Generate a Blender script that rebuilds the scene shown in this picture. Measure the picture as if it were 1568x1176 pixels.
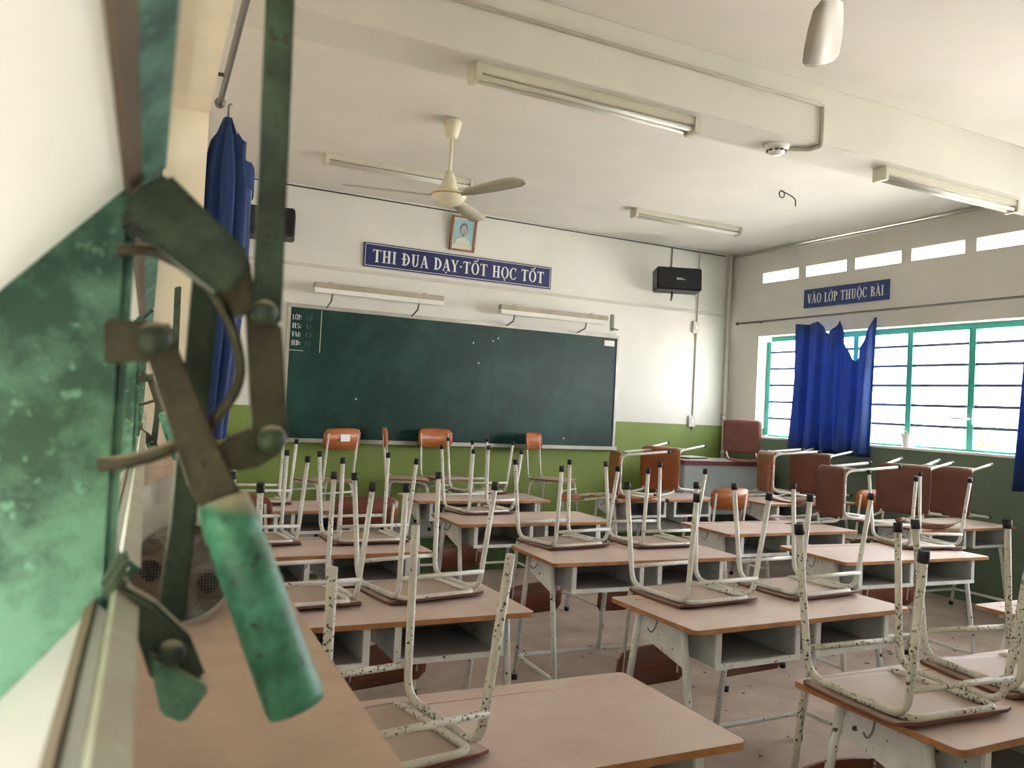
import bpy, bmesh, math, random
from mathutils import Vector, Matrix
random.seed(7)
for o in list(bpy.data.objects): bpy.data.objects.remove(o, do_unlink=True)
SC = bpy.context.scene
COL = SC.collection
PI = math.pi
# ------------------------------------------------------------------ camera
FPX, YAW, PITCH, ROLL = 1262.68, math.radians(26.885), math.radians(1.5256), math.radians(2.8903)
CZ = 1.47
CAMP = Vector((0, 0, CZ))
_F = Vector((math.sin(YAW)*math.cos(PITCH), math.cos(YAW)*math.cos(PITCH), math.sin(PITCH)))
_R0 = Vector((math.cos(YAW), -math.sin(YAW), 0)); _U0 = _R0.cross(_F)
_R = _R0*math.cos(ROLL) + _U0*math.sin(ROLL); _U = -_R0*math.sin(ROLL) + _U0*math.cos(ROLL)
cam = bpy.data.cameras.new('camera'); co = bpy.data.objects.new('camera', cam); COL.objects.link(co)
cam.sensor_fit = 'HORIZONTAL'; cam.sensor_width = 36; cam.lens = FPX/1568*36
cam.clip_start = 0.01; cam.clip_end = 200
cam.dof.use_dof = True; cam.dof.focus_distance = 4.6; cam.dof.aperture_fstop = 14
co.matrix_world = Matrix(((_R.x, _U.x, -_F.x, 0), (_R.y, _U.y, -_F.y, 0), (_R.z, _U.z, -_F.z, CZ), (0, 0, 0, 1)))
SC.camera = co
# ------------------------------------------------------------------ sky, exposure
w = bpy.data.worlds.new('world'); SC.world = w; w.use_nodes = True
bg = w.node_tree.nodes['Background']; bg.inputs[0].default_value = (0.96, 0.955, 1.0, 1); bg.inputs[1].default_value = 1.0
vs = SC.view_settings
vs.view_transform = 'Standard'; vs.look = 'None'; vs.gamma = 1; vs.use_curve_mapping = False
vs.exposure = 4.7

fill_sun = bpy.data.lights.new('fill_sun', 'SUN'); fill_sun.energy = 3.0; fill_sun.angle = math.radians(3); fill_sun.color = (1, .98, .94)
so = bpy.data.objects.new('fill_sun', fill_sun); COL.objects.link(so); so.rotation_euler = (math.radians(-32), 0, 0)   # added: along the building, lights the yard so its bounce brightens the ceiling

def ray(px, py):
    return _F + _R*((px-784)/FPX) - _U*((py-588)/FPX)
def at(px, py, Y):
    d = ray(px, py); return CAMP + d*(Y/d.y)
def atz(px, py, Z):
    d = ray(px, py); return CAMP + d*((Z-CZ)/d.z)
def atx(px, py, X):
    d = ray(px, py); return CAMP + d*(X/d.x)

def portal(name, loc, rot, sx, sy):
    l = bpy.data.lights.new(name, 'AREA'); l.shape = 'RECTANGLE'; l.size = sx; l.size_y = sy
    l.cycles.is_portal = True
    o = bpy.data.objects.new(name, l); COL.objects.link(o); o.location = loc; o.rotation_euler = rot
    return o
# portals guide sampling of the sky through the window openings (they give off no light themselves)
portal('window_sky_portal', (7.02, 5.55, 1.83), (0, PI/2, 0), 1.3, 3.4)
portal('window_sky_portal', (7.02, 1.80, 1.83), (0, PI/2, 0), 1.3, 3.4)
portal('window_sky_portal', (-0.16, 0.95, 1.76), (0, -PI/2, 0), 1.4, 4.1)
portal('window_sky_portal', (-0.16, 5.45, 1.76), (0, -PI/2, 0), 1.4, 3.3)

# ------------------------------------------------------------------ materials
MATS = {}
def newmat(name):
    m = bpy.data.materials.new(name); m.use_nodes = True
    MATS[name] = m
    nt = m.node_tree; return m, nt, nt.nodes['Principled BSDF']
def srgb(r, g, b):
    f = lambda c: (c/255/12.92 if c/255 <= .04045 else ((c/255+.055)/1.055)**2.4)
    return (f(r), f(g), f(b), 1)
def N(nt, t, **kw):
    n = nt.nodes.new(t)
    for k, v in kw.items(): setattr(n, k, v)
    return n
def noise(nt, vec, scale, detail=4, rough=.6):
    n = N(nt, 'ShaderNodeTexNoise'); n.inputs['Scale'].default_value = scale
    n.inputs['Detail'].default_value = detail; n.inputs['Roughness'].default_value = rough
    nt.links.new(vec, n.inputs['Vector']); return n.outputs['Fac']
def ramp(nt, fac, a, b, lo=0., hi=1.):
    r = N(nt, 'ShaderNodeMapRange'); r.clamp = True
    nt.links.new(fac, r.inputs[0]); r.inputs[1].default_value = a; r.inputs[2].default_value = b
    r.inputs[3].default_value = lo; r.inputs[4].default_value = hi; return r.outputs[0]
def mix(nt, fac, a, b):
    m = N(nt, 'ShaderNodeMix', data_type='RGBA')
    if isinstance(fac, (int, float)): m.inputs[0].default_value = fac
    else: nt.links.new(fac, m.inputs[0])
    for s, v in ((6, a), (7, b)):
        if isinstance(v, tuple): m.inputs[s].default_value = v
        else: nt.links.new(v, m.inputs[s])
    return m.outputs[2]
def coords(nt, rnd=False):
    tc = N(nt, 'ShaderNodeTexCoord'); out = tc.outputs['Object']
    if rnd:
        oi = N(nt, 'ShaderNodeObjectInfo'); ad = N(nt, 'ShaderNodeVectorMath', operation='ADD')
        mu = N(nt, 'ShaderNodeVectorMath', operation='SCALE')
        cb = N(nt, 'ShaderNodeCombineXYZ')
        for i in range(3): nt.links.new(oi.outputs['Random'], cb.inputs[i])
        mu.inputs[3].default_value = 13.7
        nt.links.new(cb.outputs[0], mu.inputs[0])
        nt.links.new(out, ad.inputs[0]); nt.links.new(mu.outputs[0], ad.inputs[1]); out = ad.outputs[0]
    return out
def bump(nt, p, fac, strength=.2, dist=.01):
    b = N(nt, 'ShaderNodeBump'); b.inputs['Strength'].default_value = strength; b.inputs['Distance'].default_value = dist
    nt.links.new(fac, b.inputs['Height']); nt.links.new(b.outputs[0], p.inputs['Normal'])
def plain(name, col, rough=.6, metal=0., var=.12, scale=8., rnd=True, spec=None):
    m, nt, p = newmat(name)
    v = coords(nt, rnd); f = noise(nt, v, scale)
    d = tuple(c*(1-var) for c in col[:3])+(1,); l = tuple(min(1, c*(1+var)) for c in col[:3])+(1,)
    nt.links.new(mix(nt, ramp(nt, f, .3, .7), d, l), p.inputs['Base Color'])
    p.inputs['Roughness'].default_value = rough; p.inputs['Metallic'].default_value = metal
    if spec is not None: p.inputs['Specular IOR Level'].default_value = spec
    return m
def dustmat(name, col, dust, rough=.6, amount=.8, chip=None, chipat=.62, chipscale=40, var=.15, scale=10):
    """paint or wood with dust lying on faces that look up, and optional chipped spots"""
    m, nt, p = newmat(name)
    v = coords(nt, True); f = noise(nt, v, scale)
    d = tuple(c*(1-var) for c in col[:3])+(1,); l = tuple(min(1, c*(1+var)) for c in col[:3])+(1,)
    c = mix(nt, ramp(nt, f, .3, .7), d, l)
    if chip:
        f2 = noise(nt, v, chipscale, 3, .5); f3 = noise(nt, v, 6, 2, .5)
        mu = N(nt, 'ShaderNodeMath', operation='ADD'); nt.links.new(f2, mu.inputs[0])
        sc = ramp(nt, f3, .3, .7, -.08, .08); nt.links.new(sc, mu.inputs[1])
        c = mix(nt, ramp(nt, mu.outputs[0], chipat, chipat+.03), c, chip)
    g = N(nt, 'ShaderNodeNewGeometry'); sx = N(nt, 'ShaderNodeSeparateXYZ'); nt.links.new(g.outputs['Normal'], sx.inputs[0])
    up = ramp(nt, sx.outputs[2], .55, .95, 0, amount)
    c = mix(nt, up, c, dust)
    nt.links.new(c, p.inputs['Base Color']); p.inputs['Roughness'].default_value = rough
    return m
def wallmat(name, upper, lower, zline, var=.05):
    m, nt, p = newmat(name)
    v = coords(nt); sx = N(nt, 'ShaderNodeSeparateXYZ'); nt.links.new(v, sx.inputs[0])
    f = noise(nt, v, 1.3, 5, .6); f2 = noise(nt, v, 14, 4, .7)
    up = mix(nt, ramp(nt, f, .35, .7, 0, 1), upper, tuple(c*(1-var*2) for c in upper[:3])+(1,))
    up = mix(nt, ramp(nt, f2, .68, .74, 0, .25), up, srgb(150, 140, 120))
    lo = mix(nt, ramp(nt, f, .35, .7), lower, tuple(c*.8 for c in lower[:3])+(1,))
    lo = mix(nt, ramp(nt, noise(nt, v, 25, 3, .6), .7, .74, 0, .6), lo, srgb(190, 200, 170))
    st = ramp(nt, sx.outputs[2], zline-.004, zline+.004)
    nt.links.new(mix(nt, st, lo, up), p.inputs['Base Color'])
    p.inputs['Roughness'].default_value = .65
    bump(nt, p, f2, .08, .01)
    return m
def seatwood(name, a, b):
    m, nt, p = newmat(name)
    v = coords(nt, True)
    mp = N(nt, 'ShaderNodeMapping'); mp.inputs['Scale'].default_value = (3, 3, 26); nt.links.new(v, mp.inputs[0])
    f = noise(nt, mp.outputs[0], 2.2, 5, .6)
    nt.links.new(mix(nt, ramp(nt, f, .3, .7), a, b), p.inputs['Base Color'])
    p.inputs['Roughness'].default_value = .38
    return m
M_WALL = wallmat('cream_wall_paint_over_green_dado', srgb(228, 227, 220), srgb(132, 152, 76), 1.36)
M_WALLR = wallmat('cream_over_green_wall_paint_shaded', srgb(222, 220, 212), srgb(104, 124, 104), 1.36)  # front wall's paint again, the backlit right wall's shade put into the colour
M_CEIL = plain('ceiling_paint', srgb(230, 226, 218), .8, var=.04, scale=1.5, rnd=False)
M_BEAM = plain('beam_paint', srgb(220, 218, 208), .7, var=.04, scale=2, rnd=False)
M_REVEAL = plain('reveal_plaster', srgb(238, 224, 206), .75, var=.05, scale=6, rnd=False)
M_SILL = plain('dusty_sill_cement', srgb(192, 166, 144), .8, var=.12, scale=22, rnd=False)
M_WHITEW = plain('white_painted_sill', srgb(235, 235, 232), .5, var=.03)
# floor: dusty concrete with dark specks
m, nt, p = newmat('dusty_concrete_floor'); v = coords(nt)
c = mix(nt, ramp(nt, noise(nt, v, 2.5, 6, .65), .3, .7), srgb(150, 133, 122), srgb(186, 170, 158))
c = mix(nt, ramp(nt, noise(nt, v, 38, 3, .6), .66, .72, 0, .7), c, srgb(95, 80, 68))
nt.links.new(c, p.inputs['Base Color']); p.inputs['Roughness'].default_value = .75; M_FLOOR = m
M_PLAT = plain('platform_top_cement', srgb(150, 148, 145), .7, var=.1, rnd=False)
M_PLATG = plain('platform_riser_green', srgb(70, 98, 52), .6, var=.25, scale=16, rnd=False)
# desk
m, nt, p = newmat('dusty_laminate_desk_top'); v = coords(nt, True)
c = mix(nt, ramp(nt, noise(nt, v, 3, 5, .6), .3, .72), srgb(186, 164, 152), srgb(208, 190, 180))
c = mix(nt, ramp(nt, noise(nt, v, 60, 3, .6), .68, .74, 0, .5), c, srgb(120, 95, 78))
nt.links.new(c, p.inputs['Base Color']); p.inputs['Roughness'].default_value = .6; M_DTOP = m
M_DEDGE = plain('orange_wood_edge_band', srgb(168, 118, 74), .45, var=.3, scale=14)
M_DFRAME = dustmat('pale_grey_desk_paint', srgb(217, 219, 217), srgb(196, 186, 172), .45, .6, srgb(70, 55, 45), .68, 45)
M_DSHELF = dustmat('grey_steel_shelf_paint', srgb(182, 188, 186), srgb(150, 142, 134), .5, .7, srgb(80, 70, 62), .7, 50)
# chairs
M_CFRAME = dustmat('worn_cream_chair_paint', srgb(216, 216, 210), srgb(204, 198, 190), .42, .5, srgb(74, 60, 48), .66, 95)
M_CRUST = dustmat('badly_chipped_cream_chair_paint', srgb(200, 198, 184), srgb(192, 184, 174), .5, .4, srgb(66, 52, 42), .60, 120)
M_CAP = plain('black_rubber_cap', srgb(24, 26, 28), .6)
M_SEAT = dustmat('dusty_brown_plywood_seat', srgb(108, 64, 52), srgb(172, 154, 140), .6, .95, None)
M_SEATO = dustmat('varnished_orange_brown_seat', srgb(150, 84, 46), srgb(186, 166, 146), .4, .95, None, var=.25, scale=6)
M_BACK = seatwood('varnished_orange_plywood', srgb(150, 82, 38), srgb(190, 112, 58))
M_BACKD = seatwood('varnished_dark_brown_plywood', srgb(98, 52, 34), srgb(126, 70, 46))
# window hardware
def hwmat(name, a, b, c, lo=.38, hi=.62, sc=45):
    m, nt, p = newmat(name); v = coords(nt, True)
    f = noise(nt, v, sc, 6, .7); f2 = noise(nt, v, 140, 3, .6)
    cc = mix(nt, ramp(nt, f, lo, hi), a, b); cc = mix(nt, ramp(nt, f2, .62, .68), cc, c)
    g = N(nt, 'ShaderNodeNewGeometry'); sx = N(nt, 'ShaderNodeSeparateXYZ'); nt.links.new(g.outputs['Normal'], sx.inputs[0])
    cc = mix(nt, ramp(nt, sx.outputs[2], .45, .85, 0, .8), cc, srgb(196, 178, 150))
    nt.links.new(cc, p.inputs['Base Color']); p.inputs['Roughness'].default_value = .5
    bump(nt, p, f2, .25, .002); return m
M_TEAL = hwmat('weathered_teal_frame_paint', srgb(46, 84, 70), srgb(100, 148, 126), srgb(112, 160, 140), .42, .6, 24)
M_DKTEAL = hwmat('grimy_dark_teal_paint', srgb(40, 52, 42), srgb(66, 84, 66), srgb(40, 38, 30))
M_GRIME = hwmat('rusty_grimy_lever_steel', srgb(52, 44, 34), srgb(76, 70, 54), srgb(48, 32, 22))
M_GRIP = hwmat('chipped_green_grip_paint', srgb(40, 98, 76), srgb(72, 142, 114), srgb(44, 60, 46), .4, .6, 80)
M_RTEAL = plain('teal_window_frame_paint', srgb(70, 176, 160), .5, var=.1)
m, nt, p = newmat('frosted_louvre_glass')
tr = N(nt, 'ShaderNodeBsdfTranslucent'); tr.inputs[0].default_value = (.86, .86, .84, 1)
p.inputs['Base Color'].default_value = (.82, .81, .79, 1); p.inputs['Roughness'].default_value = .22
ms = N(nt, 'ShaderNodeMixShader'); ms.inputs[0].default_value = .55
nt.links.new(p.outputs[0], ms.inputs[1]); nt.links.new(tr.outputs[0], ms.inputs[2]); nt.links.new(ms.outputs[0], nt.nodes['Material Output'].inputs[0])
M_GLASS = m
M_RIM = plain('blue_grey_blade_rim', srgb(92, 98, 130), .5)
M_PUTTY = plain('brown_glazing_strip', srgb(98, 84, 66), .7, var=.2)
def clothmat(name, col, trans=.35):
    m, nt, p = newmat(name); v = coords(nt)
    f = noise(nt, v, 6, 4, .6)
    cc = mix(nt, ramp(nt, f, .3, .7), tuple(c*.75 for c in col[:3])+(1,), col)
    nt.links.new(cc, p.inputs['Base Color']); p.inputs['Roughness'].default_value = .7
    p.inputs['Sheen Weight'].default_value = .2
    tr = N(nt, 'ShaderNodeBsdfTranslucent'); nt.links.new(cc, tr.inputs[0])
    ms = N(nt, 'ShaderNodeMixShader'); ms.inputs[0].default_value = trans
    nt.links.new(p.outputs[0], ms.inputs[1]); nt.links.new(tr.outputs[0], ms.inputs[2]); nt.links.new(ms.outputs[0], nt.nodes['Material Output'].inputs[0])
    return m
M_CURT = clothmat('royal_blue_curtain_cloth', srgb(60, 88, 148), .5)
# board and signs
m, nt, p = newmat('dark_green_chalkboard'); v = coords(nt)
c = mix(nt, ramp(nt, noise(nt, v, 1.6, 5, .65), .45, .75), srgb(13, 50, 43), srgb(34, 76, 68))
c = mix(nt, ramp(nt, noise(nt, v, 70, 2, .5), .75, .78, 0, .4), c, srgb(190, 200, 195))
nt.links.new(c, p.inputs['Base Color']); p.inputs['Roughness'].default_value = .4; p.inputs['Specular IOR Level'].default_value = .3; M_BOARD = m
M_CHALK = plain('white_chalk', srgb(220, 225, 220), .9)
M_FCHALK = plain('faint_rubbed_chalk', srgb(70, 98, 92), .9)
M_ALU = plain('dull_aluminium', srgb(176, 172, 164), .4, .3)
M_SIGN = plain('navy_sign_panel', srgb(24, 34, 92), .35, var=.06)
M_LETTER = plain('white_lettering', srgb(236, 236, 232), .5, var=.02)
M_SIGNR = plain('blue_sign_panel', srgb(38, 62, 118), .4, var=.06)
M_FAN = plain('aged_cream_fan_enamel', srgb(226, 220, 196), .35, var=.06)
M_BLADE = plain('grey_beige_fan_blade', srgb(188, 182, 164), .4, var=.1)
M_GOLD = plain('brass_trim', srgb(190, 160, 80), .35, .6)
M_BLACK = plain('matte_black_plastic', srgb(14, 16, 22), .45, var=.2)
M_TUBE = plain('white_fluorescent_tube', srgb(214, 212, 202), .3, var=.02)
M_FIXT = plain('cream_lamp_housing', srgb(208, 204, 188), .45, var=.06)
M_HOUS = plain('dusty_lamp_housing', srgb(168, 160, 142), .6, var=.15)
M_CONDUIT = plain('painted_conduit', srgb(206, 202, 190), .55, var=.06)
M_WIRE = plain('dark_wire', srgb(50, 46, 42), .6)
M_ROD = plain('grey_steel_rod', srgb(120, 118, 112), .4, .5)
M_PFRAME = plain('brown_picture_frame', srgb(140, 92, 48), .4, var=.2)
M_PBG = plain('pale_blue_print', srgb(150, 190, 200), .6, var=.1)
M_PGREY = plain('grey_print_tone', srgb(120, 116, 118), .6, var=.2)
M_PFACE = plain('pale_grey_print_tone', srgb(186, 178, 172), .6, var=.08)
M_PPAPER = plain('pale_mount_paper', srgb(214, 212, 196), .7, var=.05)
M_TDESK = plain('blue_grey_steel_desk', srgb(176, 186, 190), .4, var=.05)
M_TTOP = plain('pale_desk_laminate', srgb(196, 190, 188), .4, var=.05)
M_TRED = plain('dark_red_edge', srgb(122, 48, 60), .4)
M_POT = plain('white_plastic_pot', srgb(236, 236, 234), .4, var=.02)
M_LEAF = plain('withered_pale_leaf', srgb(176, 178, 140), .6, var=.2)
M_DRUM = dustmat('dusty_galvanised_drum', srgb(170, 168, 162), srgb(190, 178, 162), .4, .7)
M_DRUME = plain('grimy_brown_drum_end', srgb(120, 98, 80), .6, var=.3, scale=25)
M_TREE = plain('tree_leaf', srgb(120, 150, 80), .7, var=.3)
M_TRUNK = plain('tree_bark', srgb(110, 95, 78), .8)
M_WING = plain('grey_render', srgb(150, 146, 138), .8, rnd=False)
M_GROUND = plain('pale_yard_paving', srgb(205, 200, 190), .8, rnd=False)
M_PAPER = plain('white_paper', srgb(232, 230, 224), .7, var=.04)
M_BLUEB = plain('light_blue_plastic', srgb(120, 140, 200), .4)
M_CARD = plain('brown_box_board', srgb(150, 88, 56), .6)
M_LITTER = plain('dry_litter', srgb(110, 92, 74), .8, var=.4)

# ------------------------------------------------------------------ mesh helpers
def box(bm, x0, y0, z0, x1, y1, z1, mi=0):
    vs_ = [bm.verts.new(c) for c in ((x0,y0,z0),(x1,y0,z0),(x1,y1,z0),(x0,y1,z0),(x0,y0,z1),(x1,y0,z1),(x1,y1,z1),(x0,y1,z1))]
    for f in ((3,2,1,0),(4,5,6,7),(0,1,5,4),(1,2,6,5),(2,3,7,6),(3,0,4,7)):
        bm.faces.new([vs_[i] for i in f]).material_index = mi
    return vs_
def prism(bm, pts, ext):
    """polygon of Vectors, extruded by vector ext"""
    a = [bm.verts.new(p) for p in pts]; b = [bm.verts.new(Vector(p)+Vector(ext)) for p in pts]
    n = len(pts)
    bm.faces.new(a[::-1]); bm.faces.new(b)
    for i in range(n): bm.faces.new((a[i], a[(i+1) % n], b[(i+1) % n], b[i]))
def tube(bm, pts, r, seg=8, cap=True):
    pts = [Vector(p) for p in pts]; rings = []; up = None
    for i, p in enumerate(pts):
        if i == 0: t = pts[1]-p
        elif i == len(pts)-1: t = p-pts[i-1]
        else: t = (pts[i+1]-p).normalized() + (p-pts[i-1]).normalized()
        t.normalize()
        if up is None:
            up = Vector((0, 0, 1)) if abs(t.z) < .9 else Vector((1, 0, 0))
        up = (up - t*up.dot(t)).normalized(); s = t.cross(up)
        rr = r[i] if isinstance(r, (list, tuple)) else r
        rings.append([bm.verts.new(p + (up*math.cos(a)+s*math.sin(a))*rr) for a in [2*PI*k/seg for k in range(seg)]])
    for a, b in zip(rings, rings[1:]):
        for k in range(seg):
            f = bm.faces.new((a[k], a[(k+1) % seg], b[(k+1) % seg], b[k])); f.smooth = True
    if cap:
        bm.faces.new(rings[0][::-1]); bm.faces.new(rings[-1])
def bend(pts, rad, n=5):
    """round the inner corners of a polyline"""
    pts = [Vector(p) for p in pts]; out = [pts[0]]
    for i in range(1, len(pts)-1):
        a, b, c = pts[i-1], pts[i], pts[i+1]
        d1 = (a-b); d2 = (c-b); r = min(rad, d1.length*.49, d2.length*.49)
        p1 = b+d1.normalized()*r; p2 = b+d2.normalized()*r
        for k in range(n+1):
            t = k/n; out.append(p1*(1-t)**2 + b*2*t*(1-t) + p2*t*t)
    out.append(pts[-1]); return out
def lathe(bm, prof, seg=24, cx=0, cy=0):
    rings = []
    for r, z in prof:
        rings.append([bm.verts.new((cx+r*math.cos(2*PI*k/seg), cy+r*math.sin(2*PI*k/seg), z)) for k in range(seg)])
    for a, b in zip(rings, rings[1:]):
        for k in range(seg):
            f = bm.faces.new((a[k], a[(k+1) % seg], b[(k+1) % seg], b[k])); f.smooth = True
    if prof[0][0] > 1e-5: bm.faces.new(rings[0][::-1])
    if prof[-1][0] > 1e-5: bm.faces.new(rings[-1])
def mesh(name, bm, mats, parent=None):
    bmesh.ops.recalc_face_normals(bm, faces=bm.faces[:])
    me = bpy.data.meshes.new(name); bm.to_mesh(me); bm.free()
    for m in (mats if isinstance(mats, (list, tuple)) else [mats]): me.materials.append(m)
    o = bpy.data.objects.new(name, me); COL.objects.link(o)
    if parent: o.parent = parent
    return o
def tag(o, label=None, cat=None, group=None, kind=None):
    if label: o['label'] = label
    if cat: o['category'] = cat
    if group: o['group'] = group
    if kind: o['kind'] = kind
    return o
def empty(name, loc=(0, 0, 0), rot=None):
    o = bpy.data.objects.new(name, None); COL.objects.link(o); o.location = loc; o.empty_display_size = .1
    if rot: o.rotation_euler = rot
    return o
def copy_tree(o, parent=None):
    c = o.copy(); COL.objects.link(c); c.parent = parent
    for k in ('label', 'group'):
        if parent is None and k in c: del c[k]
    for ch in o.children: copy_tree(ch, c)
    return c
def boxes(name, lst, mats, parent=None, bevel=0):
    bm = bmesh.new()
    for b in lst: box(bm, *b)
    if bevel: bmesh.ops.bevel(bm, geom=bm.edges[:], offset=bevel, segments=2, affect='EDGES')
    return mesh(name, bm, mats, parent)
def tubes(name, paths, r, mat, parent=None, seg=8):
    bm = bmesh.new()
    for p in paths: tube(bm, p, r, seg)
    return mesh(name, bm, mat, parent)

# ------------------------------------------------------------------ room shell
XL, XLO, XR, XRO = 0.158, -0.11, 6.734, 7.0
YF, YB, ZC = 7.6, -1.7, 3.40
ST = lambda o: tag(o, kind='structure')
ST(boxes('floor', [(-3.0, YB-.2, -.2, 7.2, YF+.2, 0)], M_FLOOR))
ST(boxes('ceiling', [(-3.0, YB-.2, ZC, 7.2, YF+.2, ZC+.2)], M_CEIL))
ST(boxes('wall_front', [(-.6, YF, 0, XRO, YF+.2, ZC)], M_WALL))
ST(boxes('wall_back', [(-.6, YB-.2, 0, XRO, YB, ZC)], M_WALL))
RS, RT = CZ-.203, CZ+.935            # right window sill and head
LS, LT = CZ-.212, CZ+.945             # left window sill and head
VB, VT = CZ+1.54, CZ+1.655
RWIN = [(3.985, 7.12), (.225, 3.36)]; LWIN = [(-1.52, 2.985), (3.85, 7.05)]
def wall_with_holes(name, x0, x1, y0, y1, holes, mat):
    """wall in the y-z plane; rectangular holes given as (ya,yb,za,zb)"""
    ys = sorted({y0, y1, *[h[0] for h in holes], *[h[1] for h in holes]}); zs = sorted({0, ZC, *[h[2] for h in holes], *[h[3] for h in holes]})
    bm = bmesh.new()
    for a, b in zip(ys, ys[1:]):
        za = None
        for c, d in zip(zs, zs[1:]):
            ym, zm = (a+b)/2, (c+d)/2
            solid = not any(h[0] < ym < h[1] and h[2] < zm < h[3] for h in holes)
            if solid and za is None: za = c
            if not solid and za is not None: box(bm, x0, a, za, x1, b, c); za = None
        if za is not None: box(bm, x0, a, za, x1, b, zs[-1])
    bmesh.ops.remove_doubles(bm, verts=bm.verts[:], dist=1e-5)
    return ST(mesh(name, bm, mat))
vents = [(7.09-.638*k-.53, 7.09-.638*k, VB, VT) for k in range(13)]
wall_with_holes('wall_right', XR, XRO, YB, YF, [(a, b, RS, RT) for a, b in RWIN]+vents, M_WALLR)
WALLL = wall_with_holes('wall_left', XLO, XL, YB, YF, [(a, b, LS-.03, LT) for a, b in LWIN], M_REVEAL)
ST(boxes('trim_1', [(XR-.012, a+.005, RS-.018, XRO+.03, b-.005, RS+.004) for a, b in RWIN], M_WHITEW, bevel=.003))
# ceiling beam with its haunch
ST(boxes('ceiling_beam', [(XL+.1, 3.42, CZ+1.59, XR, 3.72, ZC)], M_BEAM, bevel=.004))
# teaching platform
ST(boxes('platform', [(1.15, 6.66, 0, XR, YF, .30)], M_PLATG))
ST(boxes('platform_top', [(1.15, 6.65, .30, XR, YF, .32)], M_PLAT))
# outside: yard and corridor floor
ST(boxes('ground', [(7.2, -30, -.4, 60, 60, -.3), (-40, -30, -.4, -3.0, 60, -.3)], M_GROUND))
# unseen along the left corridor: parapet, beam and wing added to cut left daylight
ST(boxes('shade_parapet', [(-2.5, YB-8, 0, -2.35, YF+8, 1.1)], M_WALL))
ST(boxes('shade_beam', [(-2.6, YB-8, 2.75, -2.35, YF+8, ZC)], M_BEAM))
ST(boxes('corridor_slab', [(-3.0, YB-8, -.2, XLO, YB-.2, 0), (-3.0, YF+.2, -.2, XLO, YF+8, 0), (-3.0, YB-8, ZC, XLO, YB-.2, ZC+.2), (-3.0, YF+.2, ZC, XLO, YF+8, ZC+.2)], M_CEIL))
ST(boxes('shade_wing', [(-9, -30, -.3, -6, 40, 10.5)], M_WING))

# ------------------------------------------------------------------ louvre windows
A0, B0 = at(205, 275, .355), at(0, 440, .355)
L0 = at(158, 940, .355)
PITCHZ = A0.z - L0.z
bdir = Vector((B0.x-A0.x, 0, B0.z-A0.z)).normalized()     # down and outwards
XIN = A0.x                                                 # inner glass edge
MY = [.36+.627*k for k in range(-3, 5)]
def blade_mesh(length, d, width=.15):
    bm = bmesh.new(); nrm = Vector((-d.z, 0, d.x)) if d.x > 0 else Vector((d.z, 0, -d.x))
    e = nrm*.005; p = [Vector((0, 0, 0)), d*width, d*width+e, e]
    prism(bm, p, (0, length, 0)); return bm
def rim_mesh(length, d, quads):
    bm = bmesh.new(); nrm = Vector((-d.z, 0, d.x)) if d.x > 0 else Vector((d.z, 0, -d.x))
    for a, b, t0, t1 in quads:
        prism(bm, [d*a+nrm*t0, d*b+nrm*t0, d*b+nrm*t1, d*a+nrm*t1], (0, length, 0))
    return bm
def louvre_window(n, xin, mys, z0, z1, zlist, d, mframe, mrim, fx0, fx1, mw=.04, width=.15, rail=.035):
    root = empty('window_%d' % n, ((fx0+fx1)/2, mys[0], z0)); ST(root); off = -Vector(root.location)
    def part(name, bm, mat, par=root):
        bmesh.ops.translate(bm, verts=bm.verts[:], vec=off); return mesh(name, bm, mat, par)
    for a, b in ((z0, z0+.025), (z1-rail, z1)):
        bm = bmesh.new(); box(bm, fx0, mys[0], a, fx1, mys[-1], b); part('frame_rail', bm, mframe)
    for y in mys:
        bm = bmesh.new(); box(bm, fx0, y, z0+.025, fx1, y+mw, z1-rail)
        box(bm, fx1, y+.004, z0+.025, fx1+.004, y+.01, z1-rail)
        part('mullion', bm, mframe)
    L = mys[1]-mys[0]-mw-.004; gm = rm = None
    for y in mys[:-1]:
        for z in zlist:
            if gm is None:
                g = mesh('louvre_blade', blade_mesh(L, d, width), M_GLASS, root); gm = g
                r = mesh('blade_rim', rim_mesh(L, d, ((-.013, -.001, -.0035, 0), (-.013, -.0105, 0, .007)) if d.x < 0 else ((-.006, .002, -.013, .013),)), mrim, g); rm = [r]
                if d.x < 0: rm.append(mesh('glazing_strip', rim_mesh(L, d, ((-.001, .005, -.0035, -.0002), (-.001, .004, .0052, .007))), M_PUTTY, g))
            else:
                g = gm.copy(); COL.objects.link(g)
                for q in rm: r = q.copy(); COL.objects.link(r); r.parent = g
            g.location = Vector((xin, y+mw+.002, z))+off
    return root
zl = [A0.z+PITCHZ*k for k in range(4, -3, -1)]
zl = [z for z in zl if LS+.06 < z < LT-.03]
xm = at(172, 630, .36).x
WL = louvre_window(3, XIN, MY, LS, LT, zl, bdir, M_TEAL, M_TEAL, -.085, xm)
WL2 = louvre_window(4, XIN, [3.87+.627*k for k in range(6)], LS, LT, zl, bdir, M_TEAL, M_TEAL, -.085, xm)  # unseen second left window, put in to light the front left
dR = Vector((math.cos(math.radians(12)), 0, -math.sin(math.radians(12))))
zr = [RS+.025+.187*k for k in range(1, 6)]
louvre_window(1, 6.885, [3.985+.6235*k for k in range(5)]+[7.06], RS, RT, zr, dR, M_RTEAL, M_RIM, 6.875, 6.93, width=.1, mw=.06, rail=.055)
louvre_window(2, 6.885, [.225+.6235*k for k in range(5)]+[3.30], RS, RT, zr, dR, M_RTEAL, M_RIM, 6.875, 6.93, width=.1, mw=.06, rail=.055)
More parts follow.
